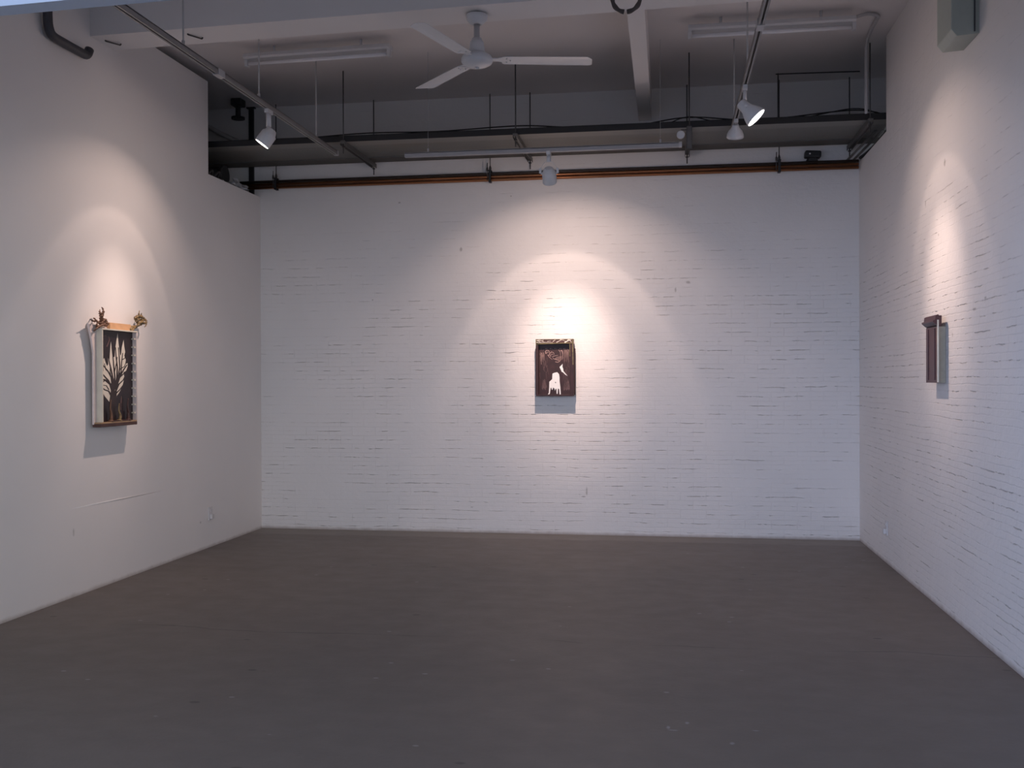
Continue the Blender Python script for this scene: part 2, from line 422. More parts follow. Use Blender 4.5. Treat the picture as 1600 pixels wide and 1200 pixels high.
def spot_light(parent, loc, target, power):
    """real lamp: reflector beam with a hot core, a bright ring near 30 degrees and a dim spill to 55 degrees"""
    L = bpy.data.lights.new('spot_lamp', 'SPOT'); L.energy = power; L.color = LAMP_COL
    L.spot_size = math.radians(178); L.spot_blend = .02; L.shadow_soft_size = .022
    L.use_nodes = True; t = L.node_tree; em = t.nodes['Emission']
    tc = t.nodes.new('ShaderNodeTexCoord'); sx = t.nodes.new('ShaderNodeSeparateXYZ')
    t.links.new(tc.outputs['Normal'], sx.inputs[0])
    def mth(op, a, b=0.0):
        n = t.nodes.new('ShaderNodeMath'); n.operation = op
        for i, v in enumerate((a, b)):
            if isinstance(v, bpy.types.NodeSocket): t.links.new(v, n.inputs[i])
            else: n.inputs[i].default_value = v
        return n.outputs[0]
    ang = mth('DIVIDE', mth('ARCCOSINE', mth('ABSOLUTE', sx.outputs[2])), math.radians(90))
    cr = t.nodes.new('ShaderNodeValToRGB'); t.links.new(ang, cr.inputs[0])
    prof = BEAM
    el = cr.color_ramp.elements
    el[0].position = prof[0][0]/90; el[0].color = (prof[0][1],)*3 + (1,)
    el[1].position = prof[-1][0]/90; el[1].color = (prof[-1][1],)*3 + (1,)
    for a, v in prof[1:-1]:
        e = el.new(a/90); e.color = (v, v, v, 1)
    t.links.new(cr.outputs[0], em.inputs['Strength'])
    o = bpy.data.objects.new('spot_lamp', L); C.objects.link(o); o.parent = parent
    d = (Vector(target)-Vector(loc)).normalized()
    o.location = Vector(loc) + d*.012 - parent.location; o.rotation_euler = d.to_track_quat('-Z', 'Y').to_euler()
    return o
BEAM = [(0, 1.08), (7, 1.0), (13, .78), (17, .53), (21, .355), (26, .325), (29.5, .325), (32.5, .22), (37, .20), (44, .175), (50, .12), (56, .045), (80, .03), (88, 0)]

def spotlight(label, at, mouth, target, kind, lit, yoke=True, group='white track spotlights'):
    """at: where the adapter meets the track; mouth: centre of the lamp face; target: aim point"""
    t = empty('track_spotlight', at, label, 'spotlight', group)
    at, mouth = Vector(at), Vector(mouth); d = (Vector(target)-mouth).normalized()
    MB().box(-.016, .016, -.05, .05, -.03, .0, Matrix.Translation(at)).build('adapter', M['white_metal'], t, bevel=.003)
    mat = zdir(mouth, d)
    if kind == 'bucket':
        L = .135
        prof = [(.028, -L), (.034, -L+.004), (.050, -L+.035), (.058, -L+.040), (.060, -.006), (.060, 0), (.054, 0), (.052, -.006), (.02, -.01)]
        rm = .053
    elif kind == 'bell':
        L = .155
        prof = [(.030, -L), (.036, -L+.005), (.040, -L+.06), (.048, -L+.075), (.064, -L+.11), (.074, -L+.143), (.076, 0), (.071, 0), (.066, -.008), (.02, -.012)]
        rm = .067
    else:
        L = .10
        prof = [(.020, -L), (.024, -L+.004), (.030, -.078), (.052, -.05), (.064, -.022), (.066, 0), (.061, 0), (.056, -.006), (.02, -.009)]
        rm = .058
    piv = mouth - d*(L*.62)
    MB().lathe(prof, mat, 32).build('lamp_head', M['white_metal'], t)
    face = MB().lathe([(rm, -.002), (rm, -.0005), (rm*.5, .0)], mat, 32).build('lamp_face', M_LENS if lit else M['lens_dark'], t)
    tag(face, 'glowing lamp face' if lit else 'dark lamp face')
    # stem and yoke
    st = at + Vector((0, 0, -.03))
    side = d.cross(Vector((0, 0, 1))).normalized()
    top = Vector((at.x, at.y, max(piv.z+.09, st.z-.10)))
    if top.z > st.z - .01: top.z = st.z - .01
    if yoke:
        m = MB().tube([st, top], .019 if kind == 'bucket' else .013, 12); m.build('stem', M['white_metal'], t)
        y = MB(); w_ = .072
        def arm(sg):
            a = top + side*sg*.03; b = top + side*sg*w_ + Vector((0, 0, -.05)); c = piv + side*sg*w_
            for p, q in ((top, a), (a, b), (b, c)):
                m4 = zdir(p, q-p); y.box(-.010, .010, -.002, .002, 0, (q-p).length, m4)
            y.tube([c-side*sg*.004, c-side*sg*.014], .009, 10)
        arm(1); arm(-1); y.build('yoke', M['white_metal'], t)
    else:
        y = MB()
        for sg in (-1, 1):
            a = st + side*sg*.012; y.tube([a, piv+side*sg*.030], .006, 8)
        y.tube([piv-side*.034, piv+side*.034], .010, 10); y.build('yoke', M['white_metal'], t)
    if lit: spot_light(t, mouth, target, lit)
    return t
spotlight('white bucket spotlight on the left track, lighting the tall box artwork', (-2.99, 7.20, TZ), (-2.99, 7.07, 3.268), (XL, 6.80, 1.72), 'bucket', LAMP_W*.51)
spotlight('white bell spotlight with bright glowing face on the right track', (.545, 7.18, TZ), (.60, 6.90, 3.262), (XR, 6.74, 2.02), 'bell', LAMP_W*.51)
spotlight('unlit white reflector spotlight hanging behind the glowing one', (.545, 8.10, TZ), (.525, 7.90, 3.375), (.50, 9.0, 1.6), 'par', 0, False)
spotlight('white spotlight seen from behind on the crosswise track, lighting the central artwork', (-.965, 8.2, 3.385), (-.965, 8.27, 3.150), (-.965, 9.5, 1.77), 'bucket', LAMP_W)

# ================================================================== CEILING FAN
fx, fy = -1.262, 6.60
fan = empty('ceiling_fan', (fx, fy, 3.60), 'white three-blade ceiling fan hanging from the concrete beam', 'ceiling fan')
T = Matrix.Translation((fx, fy, 0))
MB().tube([(fx, fy, 3.969), (fx, fy, 3.955)], .03, 14).tube([(fx, fy, 3.96), (fx+.012, fy, 3.93)], .008, 8).build('ceiling_hook', M['fan'], fan)
MB().lathe([(.070, 3.958), (.074, 3.955), (.068, 3.925), (.045, 3.900), (.026, 3.892), (.024, 3.958)], T).build('canopy', M['fan'], fan)
MB().lathe([(.020, 3.93), (.020, 3.80), (.033, 3.80), (.036, 3.775), (.020, 3.77)], T, 20).build('downrod', M['fan'], fan)
MB().lathe([(.034, 3.79), (.046, 3.775), (.058, 3.700), (.050, 3.695), (.044, 3.680)], T, 28).build('motor_cup', M['fan'], fan)
MB().lathe([(.045, 3.70), (.075, 3.695), (.098, 3.68), (.106, 3.665), (.106, 3.645), (.100, 3.632), (.07, 3.615), (.03, 3.607), (.012, 3.605)], T, 36).build('motor_housing', M['fan'], fan)
MB().lathe([(.016, 3.608), (.014, 3.598), (.004, 3.594)], T, 16).build('hub_cap', M['white_metal'], fan)
for ang in (10.5, 132, 253):
    a = math.radians(ang); rot = T @ Matrix.Rotation(a, 4, 'Z')
    pit = Matrix.Translation((0, 0, 3.652)) @ Matrix.Rotation(math.radians(-6), 4, 'X')
    b = MB()
    pts = [(.17, -.055), (.19, -.062), (.74, -.070), (.775, -.02), (.782, .055), (.76, .066), (.19, .058), (.17, .05)]
    b.poly(pts, lambda u, v, h: rot @ pit @ Vector((u, v, h + .006*(1-(v/.07)**2))), -.0012, .0012)
    bl = b.build('blade', M['fan'], fan)
    br = MB(); br.poly([(.085, -.022), (.14, -.022), (.20, -.05), (.24, -.05), (.24, .045), (.20, .045), (.14, .022), (.085, .022)],
                       lambda u, v, h: rot @ pit @ Vector((u, v, h)), .005, .010)
    for q in ((.20, -.03), (.20, .025), (.225, -.003)):
        m4 = rot @ pit @ Matrix.Translation((q[0], q[1], -.004)); br.lathe([(.005, -.002), (.005, .012)], m4, 8)
    br.build('blade_bracket', M['fan'], fan)

# ================================================================== FLUORESCENT LIGHTS
def fluoro(label, x0, x1, y, z, sl):
    xm = (x0+x1)/2
    f = empty('fluorescent_light', (xm, y, z), label, 'ceiling light', 'unlit fluorescent battens')
    rot = Matrix.Translation((xm, y, z)) @ Matrix.Rotation(math.atan(sl), 4, 'Z'); h = (x1-x0)/2
    b = MB(); b.poly([(-.05, .045), (.05, .045), (.062, .012), (.045, 0), (-.045, 0), (-.062, .012)], lambda u, v, w_: rot @ Vector((w_, u, v)), -h, h)
    b.build('batten', M['white_metal'], f, bevel=.002)
    MB().tube([rot @ Vector((-h+.03, -.01, -.032)), rot @ Vector((h-.03, -.01, -.032))], .016, 14).build('tube', M['tube'], f)
    for s_ in (-1, 1):
        MB().box(s_*h-.014-.012*s_, s_*h+.014-.012*s_, -.03, .012, -.055, .004, rot).build('lamp_holder', M['white_metal'], f, bevel=.003)
    for s_ in (-.6, .6):
        MB().tube([rot @ Vector((h*s_, 0, .04)), rot @ Vector((h*s_, 0, ZC-z+.001))], .01, 8).build('spacer', M['white_metal'], f)
    return f
fluoro('unlit fluorescent batten on the ceiling left of the fan', -3.46, -2.20, 7.83, 4.165, -.045)
fluoro('unlit fluorescent batten on the ceiling right of the fan, above the right track', .165, 1.40, 7.78, 4.165, 0.0)

# ================================================================== CABLE TRAY, DUCT, PIPES
tr = empty('cable_tray', (-1.5, 8.9, 3.64), 'perforated grey cable tray hung across the room before the back wall', 'cable tray')
x0, x1 = -5.38, 2.05
MB().box(x0, x1, 8.60, 9.23, 3.640, 3.643).build('tray_base', M['tray'], tr)
tag(MB().box(x0, x1, 8.597, 8.600, 3.640, 3.695).box(x0, x1, 8.597, 8.612, 3.692, 3.695).build('tray_flange', M['dark'], tr), 'front flange with its shadow coloured in as black')  # front lip coloured black for the shadow it lies in
MB().box(x0, x1, 9.23, 9.233, 3.632, 3.695).build('tray_flange', M['strut'], tr)
for (xa, ya, yb) in ((-2.86, 8.60, 9.47), (-1.30, 8.60, 9.47), (.19, 8.60, 9.47), (1.66, 8.60, 9.47)):
    MB().box(xa-.021, xa+.021, ya-.05, yb+.07, 3.618, 3.640).box(xa-.021, xa-.018, ya-.05, yb+.07, 3.598, 3.618).box(xa+.018, xa+.021, ya-.05, yb+.07, 3.598, 3.618).build('strut', M['strut'], tr)
    for yy in (ya-.02, yb+.045):
        r = MB().tube([(xa, yy, ZC-.001), (xa, yy, 3.53)], .0055, 8)
        r.lathe([(.013, 3.584), (.013, 3.596)], Matrix.Translation((xa, yy, 0)), 6).lathe([(.013, 3.641), (.013, 3.653)], Matrix.Translation((xa, yy, 0)), 6)
        r.build('threaded_rod', M['rod'], tr)
tag(MB().box(x0, 2.05, 9.25, 9.465, 3.642, 3.70).box(x0, 2.05, 9.246, 9.25, 3.641, 3.712).box(x0, 2.05, 9.465, 9.469, 3.641, 3.712).build('cable_duct', M['duct'], bevel=.002),
    'closed brown-grey duct running along the back wall behind the perforated tray', 'duct')
# pale conduit and cables lying along the tray
def cable(name, label, pts, r, mat, cat='cable', group=None, n=8):
    return tag(MB().tube(curve(pts), r, n).build(name, mat), label, cat, group)
cable('electrical_cable', 'thin dark cable sagging between the rods above the cable tray', 
      [(-5.3, 9.0, 3.76), (-4.2, 9.0, 3.75), (-2.88, 9.0, 3.81), (-2.1, 9.0, 3.80), (-1.35, 9.0, 3.82), (-.9, 9.0, 3.79), (-.35, 9.0, 3.77), (.19, 9.0, 3.83), (.8, 9.0, 3.78), (1.62, 9.0, 3.83), (1.95, 9.0, 3.74), (2.04, 9.0, 3.70)], .006, M['cable'])
cable('electrical_cable', 'second dark cable dipping below the first one above the tray',
      [(-.5, 9.1, 3.785), (-.1, 9.1, 3.775), (.19, 9.1, 3.86), (.5, 9.1, 3.80), (1.1, 9.1, 3.80), (1.62, 9.1, 3.87), (1.86, 9.1, 3.80), (2.0, 9.1, 3.70)], .005, M['cable'])
for i, (dy, mt) in enumerate(((.08, 'cable'), (.13, 'cable_red'), (.19, 'rod'), (.26, 'cable'))):
    tag(MB().tube([(-5.35+.1*k, 8.66+dy+.012*math.sin(k*.9+i), 3.654+.002*i) for k in range(73)], .010, 8).build('electrical_cable', M[mt]),
        ['thick black cable nearest the front lip of the tray', 'dark red cable lying in the tray', 'grey cable lying in the tray', 'black cable lying deepest in the tray'][i], 'cable', 'cables laid in the tray')
# copper pipes along the back wall, dark pipe on top
tag(MB().tube([(-4.25, D-.085, 3.437), (XR-.02, D-.085, 3.437)], .0145, 16).build('copper_pipe', M['copper']), 'lower copper pipe running the width of the back wall', 'pipe', 'copper pipes along the back wall')
tag(MB().tube([(-4.25, D-.085, 3.467), (XR-.02, D-.085, 3.467)], .0145, 16).build('copper_pipe', M['copper']), 'upper copper pipe just below the dark pipe on the back wall', 'pipe', 'copper pipes along the back wall')
tag(MB().tube([(-4.25, D-.090, 3.495), (XR-.02, D-.090, 3.495)], .013, 12).build('steel_pipe', M['brown_black']), 'thin dark brown pipe resting on the copper pipes', 'pipe')
for x, lb in ((-3.87, 'dark pipe hanger at the left end of the copper pipes'), (-1.69, 'dark pipe hanger left of the central spotlight'), (1.03, 'dark pipe hanger beside the security camera')):
    h = empty('pipe_hanger', (x, D-.09, 3.46), lb, 'pipe hanger', 'hangers of the copper pipes')
    MB().box(x-.012, x+.012, D-.116, D-.112, 3.412, 3.525).box(x-.012, x+.012, D-.116, D-.05, 3.412, 3.416).box(x-.012, x+.012, D-.058, D-.054, 3.412, 3.525).box(x-.014, x+.014, D-.118, D-.052, 3.518, 3.530).build('clamp', M['dark'], h)
    MB().tube([(x, D-.085, 3.525), (x, D-.085, ZC)], .005, 8).lathe([(.011, 3.53), (.013, 3.55), (.006, 3.575)], Matrix.Translation((x, D-.085, 0)), 8).build('rod', M['rod'], h)
    MB().tube([(x-.028, D-.10, 3.43), (x-.025, D-.10, 3.60)], .004, 8).lathe([(.010, 3.522), (.010, 3.545), (.005, 3.56)], Matrix.Translation((x-.026, D-.10, 0)), 8).build('tie_bar', M['rod'], h)
cc = empty('security_camera', (1.33, D, 3.50), 'small black security camera above the copper pipes on the right', 'security camera')
MB().lathe([(.055, 0), (.055, .012), (.03, .03), (.028, .05)], zdir((1.335, D, 3.515), (0, -1, 0)), 20).build('mount', M['dark'], cc)
MB().box(-.072, .072, -.05, .05, -.03, .032, Matrix.Translation((1.33, D-.085, 3.565)) @ Matrix.Rotation(.06, 4, 'Y')).build('housing', M['dark'], cc, bevel=.012)
MB().lathe([(.008, 0), (.007, .003), (.003, .005)], zdir((1.300, D-.135, 3.567), (0, -1, -.1)), 16).build('lens', M['tube'], cc)
MB().box(1.30, 1.365, D-.10, D-.05, 3.508, 3.54).build('bracket', M['dark'], cc)
# strut cover with white junction on third support
jb = empty('junction_box', (.12, 8.52, 3.57), 'small white round junction box beside the middle tray support', 'junction box')
MB().lathe([(.030, 0), (.034, .006), (.034, .05), (.028, .056)], zdir((.118, 8.55, 3.566), (0, -1, -.15)), 20).build('box', M['white_metal'], jb)
MB().box(.12, .175, 8.535, 8.56, 3.60, 3.612).build('bracket', M['strut'], jb)
tag(MB().box(.165, .212, 8.505, 8.510, 3.44, 3.62).box(.165, .169, 8.505, 8.54, 3.44, 3.62).box(.208, .212, 8.505, 8.54, 3.44, 3.62).tube([(.188, 8.52, 3.45), (.188, 8.52, 3.37)], .005, 8).build('drop_bracket', M['strut'], bevel=.001),
    'grey channel bracket hanging below the tray beside the white junction box', 'bracket')
# right end: conduits in the recess
tag(MB().tube(curve([(1.606, 8.46, 3.66), (1.606, 8.46, 3.9), (1.606, 8.46, 4.12), (1.606, 8.44, 4.22), (1.602, 8.30, ZC-.018), (1.594, 8.0, ZC-.018), (1.585, 7.90, ZC-.018), (1.50, 7.84, ZC-.02), (1.41, 7.80, ZC-.05)], 8), .013, 10).build('conduit', M['rod_white']),
    'white conduit rising from the tray end to the right fluorescent batten', 'conduit')
cable('electrical_cable', 'thin dark cable clipped to the ceiling near the right recess', [(.98, 9.3, ZC-.006), (1.4, 9.32, ZC-.006), (1.72, 9.34, ZC-.006)], .005, M['cable'])
tag(MB().tube([(1.0, 9.3, ZC), (1.0, 9.3, 3.70)], .006, 8).build('drop_rod', M['rod']), 'thin dark rod dropping from the ceiling behind the right spotlights', 'rod')
for q, lb in (((XR+.06), 'dark diagonal brace beneath the right end of the tray'), ((XR+.005), 'second dark brace left of the first at the tray end')):
    tag(MB().box(-.012, .012, -.003, .003, 0, .62, zdir((q-.13, 9.52, 3.50), (.25, -1.0, .22))).build('brace', M['strut']), lb, 'brace', 'braces at the right tray end')
tag(MB().tube(curve([(XR+.09, 8.80, 3.60), (XR+.06, 9.1, 3.56), (XR+.03, 9.4, 3.54), (XR-.0, 9.54, 3.53)]), .014, 10).build('black_hose', M['dark']), 'short black hose at the right end of the copper pipes', 'hose')
tag(MB().poly([(1.835, 3.715), (1.955, 3.715), (1.955, 3.90), (1.92, 3.84)], lambda u, v, h: Vector((u, h, v)), 8.94, 8.96).build('dark_void_patch', M['dark']),  # black sheet put in for the dark void of the recess
    'black triangular patch painted in for the dark void above the tray end', 'shade patch')
# left recess: black post, hanging clamp, pipe, plastic
tag(MB().box(-4.185, -4.135, 9.56, 9.587, 3.36, ZC-.001).box(-4.205, -4.115, 9.55, 9.587, 4.255, ZC-.001).build('steel_post', M['dark'], bevel=.002), 'black steel post in the corner behind the left wall', 'post')
cl = empty('beam_clamp', (-4.17, 9.28, 4.2), 'black clamp hanging from the ceiling behind the left lighting track', 'clamp')
MB().box(-4.225, -4.115, 9.22, 9.34, 4.20, ZC).build('clamp_body', M['dark'], cl, bevel=.01)
MB().tube([(-4.17, 9.28, 4.20), (-4.17, 9.28, 4.09)], .026, 12).lathe([(.065, 4.075), (.065, 4.095)], Matrix.Translation((-4.17, 9.28, 0)), 20).build('clamp_screw', M['dark'], cl)
tag(MB().tube([(-4.85, 9.49, 4.20), (-4.55, 9.49, 4.05), (-4.21, 9.49, 3.875)], .024, 10).build('conduit', M['rod_white']), 'sloping grey conduit behind the notch in the left wall', 'conduit')
tag(MB().tube([(-5.38, 9.12, 3.50), (-4.25, 9.14, 3.50)], .085, 20).tube([(-4.28, 9.14, 3.50), (-4.24, 9.14, 3.50)], .093, 20).build('ventilation_duct', M['dark']), 'dark round duct under the tray behind the left wall', 'duct')
pm = MB(); rnd = random.Random(3)
g = 9; vs = {}
for i in range(g):
    for j in range(g):
        vs[i, j] = pm.bm.verts.new((XL-.05+.035*math.sin(i*2.1+j)+rnd.uniform(-.03, .03), 8.95+.055*i*.7+rnd.uniform(-.02, .02), 3.362+.11*math.sin(PI*j/(g-1))*rnd.uniform(.5, 1)*(1-abs(i-4)/6)))
for i in range(g-1):
    for j in range(g-1):
        q = [vs[i, j], vs[i+1, j], vs[i+1, j+1], vs[i, j+1]]
        pm.bm.faces.new(q)
for (i, j), v in vs.items(): v.co.x += (j-4)*.012
tag(pm.build('plastic_sheet', M['plastic']), 'crumpled clear plastic lying on top of the left wall', 'plastic sheet')
cable('loose_wire', 'pale thin wire hanging behind the left wall notch', [(-4.45, 8.95, 3.60), (-4.35, 8.9, 3.48), (-4.2, 8.85, 3.41), (-4.10, 8.8, 3.375)], .004, M['rod_white'], 'wire')
cable('loose_wire', 'tangled black wires on top of the left wall', [(-4.12, 8.50, 3.37), (-4.10, 8.56, 3.42), (-4.13, 8.62, 3.375), (-4.09, 8.68, 3.43), (-4.12, 8.72, 3.38), (-4.10, 8.76, 3.372)], .010, M['cable'], 'wire')

# dark bent pipe at the top of the left wall
xp = XL+.045
tag(MB().tube(curve([(xp, 6.02, ZC), (xp, 6.02, 4.05), (xp, 6.02, 3.90), (xp, 6.035, 3.83), (xp, 6.08, 3.795), (xp, 6.22, 3.79), (xp, 6.40, 3.79), (xp+.005, 6.46, 3.795), (xp+.01, 6.485, 3.84)], 6), .031, 16).build('vent_pipe', M['grey_pipe']),
    'dark grey pipe bent like a hook at the top of the left wall', 'pipe')
# hose ring on a bracket on the beam
rg = empty('hose_ring', (-.25, 6.37, 3.93), 'dark hose ring hooked on the concrete beam right of the fan', 'ring')
MB().tube([(-.25+.087*math.cos(a), 6.355, 3.915+.085*math.sin(a)) for a in [math.radians(-88+i*348/40) for i in range(41)]], [.014+.002*math.sin(i*1.3) for i in range(41)], 12).build('ring', M['ring'], rg)
MB().box(-.275, -.225, 6.355, 6.412, 3.985, 4.0).tube([(-.25, 6.37, 3.99), (-.25, 6.36, 3.955)], .008, 8).build('hook', M['grey_pipe'], rg)
# little hooks under the beam
for x, lb in ((-3.98, 'short dark hook under the beam near the left wall'), (-3.33, 'short dark hook under the beam beside the left lighting track')):
    yb = 6.60 - .045*(x+1.25)
    tag(MB().tube([(x-.035, yb-.05, 3.968), (x-.03, yb-.045, 3.962), (x+.03, yb+.04, 3.958), (x+.035, yb+.045, 3.968)], .006, 8).build('beam_hook', M['rod']), lb, 'hook', 'small hooks under the beam')

# box high on the right wall
wb = empty('wall_box', (XR, 6.15, 3.46), 'pale grey-green box mounted high on the right wall', 'wall box')
d_ = .152
MB().poly([(0, 3.46), (d_-.03, 3.452), (d_, 3.49), (d_, 4.05), (0, 4.05)], lambda u, v, h: Vector((XR-u, h, v)), 6.0, 6.30).build('housing', M['box'], wb, bevel=.004)
MB().box(XR-.03, XR-.024, 5.992, 6.0, 3.47, 4.04).build('seam', M['grey_pipe'], wb)
# power outlets
def outlet(label, x, y, z, sgn):
    o = empty('power_outlet', (x, y, z), label, 'power outlet', 'white wall power outlets')
    MB().box(min(x, x+sgn*.010), max(x, x+sgn*.010), y-.036, y+.036, z-.058, z+.058).build('cover_plate', M['outlet'], o, bevel=.003)
    MB().box(min(x+sgn*.010, x+sgn*.034), max(x+sgn*.010, x+sgn*.034), y-.024, y+.024, z-.048, z-.005).build('plug', M['outlet'], o, bevel=.004)
    MB().box(min(x+sgn*.010, x+sgn*.014), max(x+sgn*.010, x+sgn*.014), y-.012, y+.012, z+.015, z+.04).build('switch', M['outlet'], o, bevel=.001)
outlet('white power outlet low on the left wall near the back corner', XL, 8.43, .305, 1)
outlet('white power outlet low on the right wall near the back corner', XR, 8.43, .29, -1)

# ================================================================== CENTRAL ARTWORK
A = empty('box_painting', (-1.064, D, 1.34), 'maroon box frame painting with a dripping white shape on the central brick wall', 'artwork')
xa, xb, za, zb_ = -1.246, -.884, 1.342, 1.888; yf = D-.115
def cpx(px, py):    # crop pixel of the painting to wall metres at the front plane
    return xa + (px-372)/(785-372)*(xb-xa), zb_ - (py-200)/(795-200)*(zb_-za)
MB().box(xa-.010, xb+.010, D-.06, D-.002, za+.012, 1.80).build('backing_box', M['maroon'], A, bevel=.002)
fr = MB(); fr.mi = 0
fr.box(xa, xa+.024, yf, D-.04, za, zb_-.045).box(xb-.030, xb, yf, D-.04, za, zb_-.045).box(xa+.024, xb-.030, yf, D-.04, za, za+.016)
f_ = fr.build('frame', M['maroon'], A, bevel=.0015)
tp = MB(); tp.box(xa, xb, yf-.004, D-.04, zb_-.047, zb_)
tag(tp.build('top_moulding', M['dark_wood'], A, bevel=.0015), 'brown moulding with cream scratches and gold edges')
e = MB()
c3 = lambda u, v, h: Vector((*((lambda q: (q[0],))(cpx(u, v))), yf-.004-h, cpx(u, v)[1]))
e.poly([(372, 200), (785, 200), (785, 207), (372, 207)], c3, -.001, .002)
e.poly([(372, 243), (785, 236), (785, 246), (372, 254)], c3, -.001, .002)
e.poly([(372, 200), (382, 200), (400, 260), (376, 262)], c3, -.001, .002)
e.poly([(770, 205), (785, 205), (785, 470), (776, 470)], c3, -.003, .001)
e.poly([(742, 250), (750, 250), (752, 380), (744, 380)], c3, -.003, .001)
e.build('gold_edging', M['gold_edge'], A)
e = MB()
for p0, p1, w_ in (((384, 212), (430, 238), 9), ((400, 208), (470, 232), 7), ((440, 218), (460, 212), 5), ((560, 226), (590, 208), 6), ((600, 236), (660, 208), 8), ((640, 206), (700, 222), 6),
                   ((690, 236), (765, 204), 14), ((720, 212), (745, 206), 6), ((500, 225), (540, 222), 4), ((380, 236), (560, 238), 5), ((745, 215), (765, 238), 7)):
    e.stroke([p0, ((p0[0]+p1[0])/2+3, (p0[1]+p1[1])/2-3), p1], w_, 2, c3, -.001, .0025)
e.build('scratched_paint', M['cream_paint'], A)
yp = D-.072
c4 = lambda u, v, h: Vector((cpx(u, v)[0], yp-h, cpx(u, v)[1]))
pn = MB(); pn.mi = 0
pn.box(xa+.022, xb-.026, yp, D-.055, za+.014, zb_-.045)
R_ = random.Random(11)
pn.mi = 1        # faint brushwork
for k in range(46):
    side = k % 2
    u = R_.uniform(410, 500) if side == 0 else R_.uniform(660, 735)
    v = R_.uniform(290, 560); pn.stroke([(u, v), (u+R_.uniform(-10, 10), v+25), (u+R_.uniform(-14, 14), v+R_.uniform(50, 110))], 3.5, 1, c4, 0, .0006+.00004*k)
for k in range(22):      # flame-like tufts low on both sides
    u = 428+R_.uniform(0, 58); pn.stroke([(u, 735-R_.uniform(0, 30)), (u+R_.uniform(-5, 5), 690), (455+(u-455)*.4, 640-R_.uniform(0, 26))], 4, 1, c4, 0, .0006+.00004*k)
    u = 672+R_.uniform(0, 66); pn.stroke([(u, 738-R_.uniform(0, 20)), (u+R_.uniform(-8, 8), 690), (704+(u-704)*.7, 640-R_.uniform(-10, 30))], 3.2, 1, c4, 0, .0006+.00004*k)
pn.mi = 2        # dusty pink strokes at the top, like a curled hand
lay = [.0030]
def ps(pts, a_, b_):
    lay[0] += .00005; pn.stroke(pts, a_, b_, c4, 0, lay[0])
ps([(478, 352), (470, 332), (484, 314), (508, 318), (516, 340)], 9, 5)
ps([(488, 350), (484, 336), (494, 330), (503, 344)], 6, 3)
ps([(512, 372), (520, 348), (540, 332), (562, 340), (570, 362)], 8, 4)
ps([(528, 382), (532, 362), (546, 352), (558, 366)], 6, 3)
ps([(498, 362), (512, 384), (532, 402), (548, 412)], 7, 3)
for k in range(5):
    ps([(556+k*16, 398+k*7), (568+k*16, 408+k*5), (586+k*14, 402+k*2), (600+k*12, 384-k*2)], 7, 3)
ps([(548, 386), (566, 376), (590, 372), (612, 368)], 6, 3)
ps([(582, 436), (606, 442), (630, 432), (642, 414)], 7, 3)
ps([(618, 312), (634, 330), (640, 362), (636, 396)], 5, 2)
ps([(640, 318), (656, 322), (664, 360), (658, 415)], 13, 3)
for k in range(7):
    u = 414+k*7; ps([(u, 330+R_.uniform(0, 30)), (u+4, 380), (u+R_.uniform(0, 10), 410+R_.uniform(0, 60))], 3.5, 1)
    u = 684+k*8; ps([(u, 305+R_.uniform(0, 30)), (u-3, 350), (u-R_.uniform(0, 8), 385+R_.uniform(0, 60))], 3.5, 1)
for k in range(5):
    ps([(470+k*50, 300+R_.uniform(-3, 3)), (485+k*50, 296), (505+k*50, 302)], 4, 1)
pn.mi = 3        # bright white shapes
pn.poly([(550, 560), (575, 550), (602, 545), (622, 566), (628, 600), (628, 640), (636, 700), (641, 783), (629, 783), (622, 722), (609, 716), (606, 772), (595, 772), (593, 716), (583, 722), (576, 738), (569, 714), (556, 706),
         (551, 728), (543, 730), (536, 706), (529, 712), (524, 745), (520, 770), (503, 786), (495, 782), (509, 762), (513, 700), (515, 645), (546, 618)], c4, 0, .0048)
pn.poly([(628, 492), (645, 475), (662, 458), (660, 490), (668, 512), (672, 535), (690, 556), (716, 586), (690, 570), (668, 550), (650, 540), (642, 520)], c4, 0, .0048)
pn.mi = 4
pn.poly([(577, 650), (585, 645), (590, 655), (583, 662)], c4, .004, .0054)
pn.build('painted_panel', [M['maroon'], M['dim_paint'], M['lilac_paint'], M['white_paint'], M['black_paint']], A)

# ================================================================== LEFT ARTWORK
x_b = XL+.05                           # front of the stand-off back board
B = empty('box_painting', (XL, 6.8, 1.18), 'tall white box artwork with a pale tree picture and dried roots on the left wall', 'artwork')
bm_ = MB(); bm_.poly([(6.525, 1.19), (7.045, 1.19), (7.045, 1.86), (6.60, 1.90), (6.462, 1.905), (6.50, 1.80), (6.525, 1.70)], lambda u, v, h: Vector((h, u, v)), XL+.036, x_b)
tag(bm_.build('back_board', M['pinkish'], B, bevel=.001), 'pinkish white back board with flared top corner')
MB().box(XL+.001, XL+.036, 6.62, 6.95, 1.30, 1.78).build('hanging_batten', M['dark_wood'], B)
xf = XL+.095
ya_, yb_, z0_, z1_ = 6.560, 7.035, 1.205, 1.868
tag(MB().box(x_b, xf, ya_, ya_+.012, z0_, z1_).build('side_panel', M['grey_board'], B, bevel=.001), 'grey-white near side panel')
sp2 = MB().box(x_b, xf, yb_-.012, yb_, z0_, z1_)
s2 = tag(sp2.build('side_panel', M['pinkish'], B, bevel=.001), 'pinkish far side panel with a row of pegs')
for k in range(10):
    z = 1.255+k*.062
    MB().box(x_b+.010, x_b+.036, yb_-.030, yb_-.012, z, z+.010).build('peg', M['grey_board'], B)
MB().box(x_b, xf+.003, ya_-.002, yb_+.006, z1_, z1_+.010).build('top_panel', M['cream'], B, bevel=.001)
lg = MB().box(x_b, xf+.004, ya_-.03, yb_-.015, z0_-.010, z0_); lg.build('ledge', M['ledge_wood'], B, bevel=.001)
